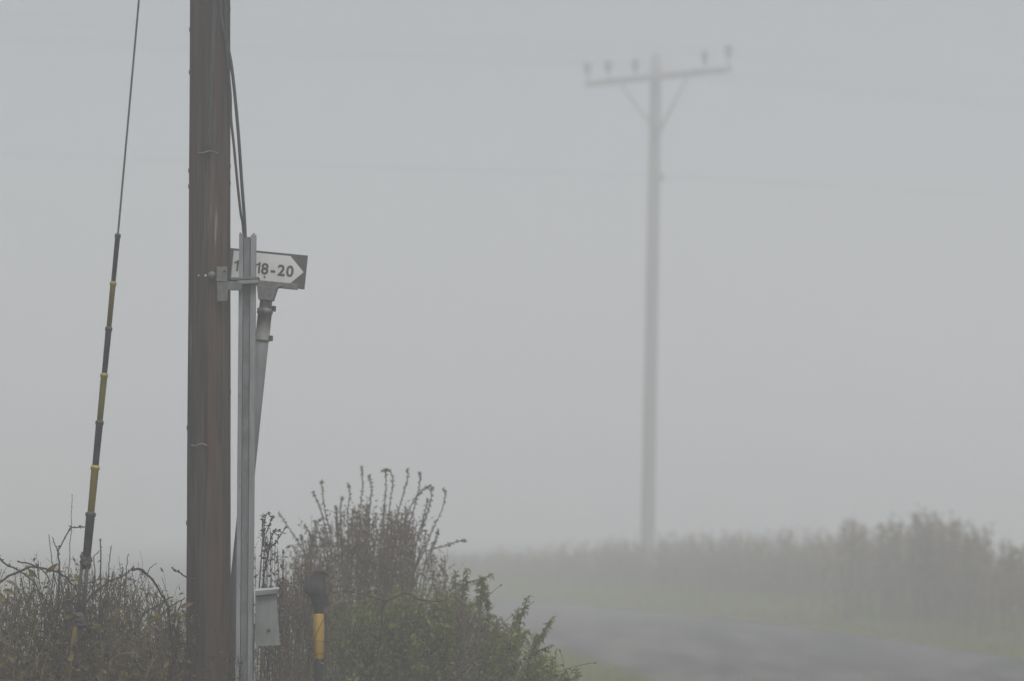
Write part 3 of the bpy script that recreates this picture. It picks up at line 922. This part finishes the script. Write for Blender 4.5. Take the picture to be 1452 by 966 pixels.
# --- tall dead willowherb clump
WY = 20.2
wh = thing('willowherb_clump', ground_of(520, WY), 'tall clump of dead willowherb with bent seed stalks rising into the fog', 'willowherb')
tips = [
    [(395, 727), (412, 752), (428, 778), (455, 830)], [(444, 698), (452, 715), (458, 735), (470, 790)], [(456, 682), (457, 697), (462, 730), (470, 770)],
    [(494, 687), (496, 700), (493, 730), (495, 780)], [(513, 662), (514, 690), (511, 720), (509, 775)], [(523, 674), (527, 690), (525, 715), (520, 775)],
    [(543, 668), (547, 669), (547, 695), (544, 730), (540, 780)], [(548, 667), (553, 668), (557, 685), (553, 715), (546, 780)], [(577, 665), (578, 678), (572, 700), (562, 735), (545, 790)],
    [(595, 670), (596, 680), (591, 705), (583, 735), (560, 800)], [(611, 689), (600, 695), (588, 708), (578, 730), (555, 790)], [(612, 690), (611, 710), (605, 730), (597, 755), (580, 800)],
    [(607, 707), (603, 725), (598, 745), (590, 775)], [(629, 693), (631, 705), (626, 725), (614, 750), (600, 785), (585, 820)],
    [(660, 767), (648, 768), (630, 775), (610, 780), (590, 800)], [(621, 752), (618, 765), (612, 778), (600, 810)], [(432, 746), (440, 758), (450, 780)], [(447, 740), (452, 755), (460, 785)],
    [(476, 718), (478, 735), (480, 775)], [(485, 705), (483, 725), (484, 770)], [(427, 760), (430, 775), (440, 810)]]
for pts in tips:
    pp = [P(x, y, WY + U(-.15, .15)) for x, y in pts]
    x, y = pts[-1]
    pp.append(P(x + (520 - x) * .25 + U(-10, 10), y + 120, WY)); 
    bb = ground_of(x + (520 - x) * .5, WY); pp.append(bb)
    pp = smooth_path(pp, 5); pp.reverse()
    m = MB(); m.tube(pp, taper(len(pp), .0055, .0026), 5); c = m.build('stalk', M_stalk, wh)
    m = MB()
    seeds_on(m, pp, .45, 1, 60, .021, .010)
    seeds_on(m, pp, .9, 1, 8, .02, .011)
    m.build('seed_heads', M_deadleaf, c)['kind'] = 'stuff'
WTOP = [(385, 825), (400, 800), (430, 770), (450, 735), (475, 728), (500, 715), (540, 712), (575, 714), (600, 735), (620, 770), (645, 800), (660, 830)]
ms, ml = MB(), MB()
for k in range(210):
    px = 385 + 275 * (rnd.random() + rnd.random() + rnd.random()) / 3 if rnd.random() < .55 else U(400, 650)
    Y = WY + U(-.5, .7)
    t = P(px, interp(WTOP, px) + abs(rnd.gauss(0, 38)), Y)
    b = ground_of(520 + (px - 520) * .75 + U(-25, 25), Y)
    pp = path(b, t, Vector((0, 0, U(.05, .25))), 8, .012)
    r = U(.0014, .0052)
    ms.tube(pp, taper(9, r, r * .55), 4, False)
    branchlets(ms, ml, pp, .45, 4, .2, r * .5, .03, 3)
    seeds_on(ml, pp, .42, 1, 24, .036, .014)
for k in range(60):
    px, py = U(430, 570), U(760, 880)
    a = P(px, py, WY + U(-.5, .5)); d = Vector((U(-1, 1), U(-.6, .6), U(-.2, 1))).normalized()
    pp = path(a, a + d * U(.12, .32), Vector((U(-.1, .1), 0, U(-.1, .1))), 6, .014)
    r = U(.0012, .0035); ms.tube(pp, taper(7, r, r * .4), 4, False)
    leaves_on(ml, pp, .2, 1, rnd.randint(2, 9), .045, .018, .8, -.6)
ms.build('twigs', M_stalk, wh)['kind'] = 'stuff'
ml.build('dead_leaves', M_deadleaf, wh)['kind'] = 'stuff'

# --- green shrub in front of and right of the willowherb
def green_shrub(label, tab, xr, Y, n, shoots, lay=.4):
    e = thing('green_shrub', ground_of(sum(xr) / 2, Y), label, 'shrub', 'green shrubs of the roadside clump')
    ms, ml = MB(), MB()
    for k in range(n):
        px = U(*xr); yy = Y + U(-lay, lay)
        t = P(px, interp(tab, px) + abs(rnd.gauss(0, 40)), yy)
        b = ground_of(px - 25 + U(-30, 10), yy)
        pp = path(b, t, Vector((U(-.08, .04), 0, U(0, .12))), 8, .010)
        ms.tube(pp, taper(9, .0045, .002), 4, False)
        leaves_on(ml, pp, .28, 1, 84, .038, .011, 1.0, -.4, .3)
        branchlets(ms, ml, pp, .4, 3, .16, .002, .05, 6)
    ms.build('stems', M_greenstem, e)['kind'] = 'stuff'
    ml.build('leaves', M_green, e)['kind'] = 'stuff'
    for pts, nl in shoots:
        pp = smooth_path([P(x, y, Y - .2) for x, y in pts], 4); pp.reverse()
        m = MB(); m.tube(pp, taper(len(pp), .005, .0025), 5); c = m.build('shoot', M_greenstem, e)
        m = MB(); leaves_on(m, pp, .15, 1, int(nl * 1.5), .045, .016, .8, -.7, .3); m.build('leaves', M_green, c)['kind'] = 'stuff'
    return e
green_shrub('dull green shrub behind the striped marker, below the dead willowherb', [(440, 880), (470, 850), (500, 838), (540, 842), (590, 835), (630, 830), (660, 840)], (445, 650), 18.9, 190, [], .35)
green_shrub('green shrub with upright leafy shoots right of the dead willowherb', [(610, 870), (640, 850), (670, 850), (700, 875), (715, 900)], (610, 715), 19.6, 85,
            [([(663, 806), (661, 830), (657, 860), (650, 920)], 34), ([(683, 818), (682, 840), (680, 870), (672, 930)], 70), ([(686, 830), (690, 850), (692, 870), (688, 930)], 60),
             ([(645, 812), (647, 840), (650, 880)], 40), ([(656, 822), (655, 850), (652, 890)], 44), ([(698, 815), (685, 820), (668, 825), (655, 832)], 12)])
green_shrub('low green shrub reaching out over the lane edge at the right of the clump', [(690, 895), (720, 885), (745, 890), (770, 915), (790, 945), (815, 970)], (690, 812), 18.6, 95,
            [([(748, 848), (743, 862), (738, 880), (732, 920)], 34), ([(735, 868), (732, 885), (728, 920)], 34), ([(781, 878), (774, 890), (766, 903), (752, 930)], 40), ([(762, 900), (755, 915), (748, 950)], 20)], .3)

twig_shrub('weed_clump', 'feathery brown weeds mingling with the top of the green shrubs', 'weeds', (470, 720), [(470, 800), (540, 800), (600, 795), (640, 815), (680, 850), (720, 880)], 19.0, 60, 6, M_stalk, M_deadleaf, r0=.0022, leafn=26, spread=30, lay=.5, leafL=.03)
# --- thin twigs in focus, in front of the shrubs
e = thing('briar', ground_of(530, 16.2), 'thin sharp briar arching up in front of the green shrub', 'briar')
for pts, r in (([(520, 980), (530, 950), (536, 925), (541, 890), (542, 865), (550, 852), (562, 846), (572, 842), (582, 843), (592, 849), (610, 853), (625, 853)], .0036),
               ([(500, 966), (515, 948), (532, 936)], .0025), ([(536, 925), (528, 930), (526, 940)], .0022), ([(548, 853), (530, 848), (508, 842), (488, 838), (470, 842), (462, 848)], .0024),
               ([(455, 860), (470, 835), (480, 832), (495, 833)], .002), ([(426, 985), (436, 940), (446, 906), (458, 880), (466, 868)], .0022), ([(420, 912), (440, 909), (464, 910)], .0016), ([(436, 934), (448, 929), (462, 925)], .0018), ([(432, 985), (438, 945), (441, 910), (440, 880)], .002)):
    pp = smooth_path([P(x, y, 16.2) for x, y in pts], 4)
    m = MB(); m.tube(pp, taper(len(pp), r, r * .7), 5)
    for k in range(len(pp)):
        p, t = at_path(pp, U(0, .98)); m.tube([p, p + rdir() * .012], [.0012, .0004], 3, False)
    m.build('cane', M_bramble, e)
e = thing('loosestrife_stem', ground_of(690, 16.9), 'leaning stem with rows of dark curled leaves at the lower right of the clump', 'weeds')
for pts, nl in (([(700, 966), (720, 950), (745, 932), (765, 922), (783, 914)], 46), ([(640, 966), (660, 948), (675, 935), (690, 910)], 24), ([(685, 905), (688, 890), (690, 876)], 12)):
    pp = smooth_path([P(x, y, 16.9) for x, y in pts], 5)
    m = MB(); m.tube(pp, taper(len(pp), .0035, .0018), 5); c = m.build('stem', M_twig, e)
    m = MB(); leaves_on(m, pp, .1, 1, nl, .03, .013, .55, -.6, .2); m.build('leaves', M_darkleaf, c)['kind'] = 'stuff'
e = thing('dry_grass_tuft', ground_of(700, 17.2), 'bent dry grass stalks with small seed ends reaching over the lane', 'grass tuft')
for pts in ([(640, 966), (690, 905), (730, 870), (752, 857), (757, 853)], [(660, 900), (680, 860), (700, 838), (712, 829)], [(770, 966), (800, 950), (830, 942), (846, 940)], [(800, 966), (799, 940), (793, 920)],
            [(655, 966), (668, 945), (690, 930)], [(690, 966), (715, 945), (735, 940)], [(610, 925), (600, 912), (590, 905)], [(598, 955), (597, 945), (596, 935)], [(497, 930), (505, 940), (510, 948)]):
    pp = smooth_path([P(x, y, 16.8) for x, y in pts], 5)
    m = MB(); m.tube(pp, taper(len(pp), .0019, .0012), 4); c = m.build('stem', M_straw if pts[0][0] in (655, 690, 610, 598, 497) else M_twig, e)
    m = MB(); a, b = pp[-3], pp[-1]; m.lathe(a, b, [(0, .001), ((b - a).length * .5, .005), ((b - a).length, .001)], 6); m.build('seed_end', M_twig, c)

# weeds against the foot of the pole and guard
twig_shrub('weed_clump', 'thin dark weeds growing up the front of the brown pole foot', 'weeds', (262, 345), [(262, 905), (290, 925), (310, 905), (330, 890), (345, 930)], 15.45, 26, 3, M_bramble, M_darkleaf, r0=.002, leafn=8, spread=14, lay=.12)
twig_shrub('weed_clump', 'brown weed stems under the grey box beside the guard', 'weeds', (362, 445), [(362, 930), (400, 905), (445, 915)], 15.9, 46, 4, M_twig, M_deadleaf, r0=.0022, leafn=12, spread=16, lay=.2)

# --- hedgerow along the far verge
HTOP = [(560, 805), (640, 790), (750, 780), (850, 768), (950, 760), (1050, 758), (1110, 758), (1160, 753), (1200, 748), (1250, 745), (1290, 742), (1320, 738), (1350, 745), (1380, 765), (1400, 782), (1430, 800), (1500, 812)]
def project(p):
    v = Vector(p) - Vector((0, 0, CAM_Z))
    d = v.y * cp + v.z * sp; up = -v.y * sp + v.z * cp
    return 726 + F_PX * v.x / d, 483 - F_PX * up / d
def hedge_stem(ms, ml, x, y, zt, nl, r):
    b = Vector((x + U(-.25, .25), y + U(-.2, .2), .1 + gz(y))); t = Vector((x + U(-.1, .1), y + U(-.15, .15), zt))
    pp = path(b, t, Vector((U(-.25, .25), 0, 0)), 6, .04)
    ms.tube(pp, taper(7, r, r * .5), 3, False)
    leaves_on(ml, pp, .12, .97, nl, .10, .055, 1.1, -.15)
    branchlets(ms, ml, pp, .25, 6, .42, r * .5, .09, 6)
ms, ml = MB(), MB()
cnt = 0
while cnt < 1500:
    Y = U(38, 106)
    if Y > 72 and rnd.random() < (Y - 72) / 48: continue
    ep, en = edge_at(Y)
    o = U(2.3, 4.6)
    x, y = ep.x + en.x * o, ep.y + en.y * o
    px, _ = project((x, y, 1.0))
    if px > 1500: 
        if rnd.random() < .9: continue
    zt = P(px, interp(HTOP, px) + abs(rnd.gauss(0, 36)) + (6 if 1180 < px < 1452 else 0), y).z
    zt = gz(y) + max(.7, zt - gz(y)) * (0.75 + .25 * min(1, (o - 2.0) / 1.2))
    hedge_stem(ms, ml, x, y, zt, 12, .007)
    cnt += 1
hd = thing('hedgerow', (edge_at(60)[0].x + 3, 60, gz(60)), 'brown grey hedgerow of dead weeds fading along the far verge', 'hedgerow')
hd['kind'] = 'stuff'
ms.build('stems', M_hedgetwig, hd)['kind'] = 'stuff'
ml.build('leaves', M_hedge, hd)['kind'] = 'stuff'
clumps = [(1215, 26, 742, 59.5, 20, 'hedge bush with a drooping top left of the tallest hedge bush'), (1262, 22, 740, 58.0, 18, 'rounded brown hedge bush just left of the tallest hedge bush'),
          (1312, 20, 727, 56.5, 26, 'tallest hedge bush with a tufted top beyond the lane'), (1342, 18, 738, 55.5, 20, 'narrow hedge bush just right of the tallest hedge bush'),
          (1384, 20, 752, 53.5, 20, 'dark hedge bush with one raised shoot near the right edge'), (1432, 26, 772, 51.0, 18, 'low hedge bush with upright spiky stalks at the right edge')]
for px, hw, yt, Y, n, lab in clumps:
    c0 = P(px, 800, Y)
    e = thing('hedge_bush', (c0.x, Y, gz(Y) + 0.25), lab, 'hedge bush', 'bushes of the far hedgerow')
    ms, ml = MB(), MB()
    for k in range(n):
        dx = rnd.gauss(0, hw * .8)
        q = P(px + dx, yt + 0.9 * abs(dx) + abs(rnd.gauss(0, 12)), Y + U(-.6, .6))
        hedge_stem(ms, ml, q.x, q.y, q.z, 14, .008)
    for k in range(5):                                  # tufted shoots standing proud
        q = P(px + U(-hw, hw) * .8, yt + U(-6, 10), Y + U(-.3, .3))
        b = Vector((q.x, q.y, .2 + gz(q.y))); pp = path(b, q, Vector((U(-.1, .1), 0, 0)), 6, .02)
        m = MB(); m.tube(pp, taper(7, .014, .009), 4); c = m.build('shoot', M_hedgetwig, e)
        m = MB(); leaves_on(m, pp, .7, 1, 26, .11, .06, 1.1, -.2); m.build('leaves', M_hedge, c)['kind'] = 'stuff'
    ms.build('stems', M_hedgetwig, e)['kind'] = 'stuff'
    ml.build('leaves', M_hedge, e)['kind'] = 'stuff'

# --- grass: verge beyond the lane, lane edge, and around the near plants
def blades(mb, x, y, z, h, wd):
    a = U(0, 6.28); d = Vector((math.cos(a), math.sin(a), 0)); s = Vector((-d.y, d.x, 0)) * wd
    b = Vector((x, y, z)); l = U(.1, .6)
    m1 = b + d * h * l * .35 + Vector((0, 0, h * .6)); t = b + d * h * l + Vector((0, 0, h * (1 - .3 * l)))
    mb.add([b - s, b + s, m1 + s * .7, m1 - s * .7, t], [(0, 1, 2, 3), (3, 2, 4)])
m = MB()
for k in range(42000):
    Y = 36 + 62 * rnd.random() ** 1.2
    ep, en = edge_at(Y)
    o = U(-.06, 3.4) if rnd.random() < .75 else U(-.22, .5)
    h = (.07 + .20 * min(1, o / 1.5)) * U(.5, 1.3) * (1 + .6 * noise.noise(Vector((Y * .9, o, 0))))
    blades(m, ep.x + en.x * o, ep.y + en.y * o, gz(ep.y + en.y * o) + max(0.0, bank_h(o) * .85), max(.05, h * 1.2), U(.005, .011))
for k in range(12000):
    Y = U(20, 70)
    ep, en = edge_at(Y)
    o = -ROAD_W + .1 - U(0, 2.0)
    if Y < 24: continue
    blades(m, ep.x + en.x * o, ep.y + en.y * o, gz(ep.y + en.y * o), U(.08, .3), U(.004, .008))
tag(m.build('verge_grass', M_grass), 'yellow green grass along both edges of the lane', 'grass', kind='stuff')
m = MB()
for k in range(26000):
    yy = U(7.0, 24.0); xx = U(-5.5, 3.4)
    blades(m, xx, yy, gz(yy) - .02, U(.15, .55), U(.003, .006))
tag(m.build('meadow_grass', M_grass), 'rough grass growing under the near brambles and shrubs', 'grass', kind='stuff')

# ------------------------------------------------------------------ fog
hm = bpy.data.materials.new('haze')
hm.use_nodes = True
hn = hm.node_tree
hn.nodes.clear()
ho = hn.nodes.new('ShaderNodeOutputMaterial')
hv = hn.nodes.new('ShaderNodeVolumePrincipled')
hv.inputs['Density'].default_value = 0.0126
hv.inputs['Color'].default_value = (0.953, 0.964, 0.988, 1)
hv.inputs['Anisotropy'].default_value = 0.35
hn.links.new(hv.outputs[0], ho.inputs['Volume'])
m = MB()
m.box((0, 0, (18.7 - 1.2) / 2), (840, 840, 18.7 + 1.2))
tag(m.build('haze', hm), 'pale grey fog filling the air over the lane', kind='stuff')
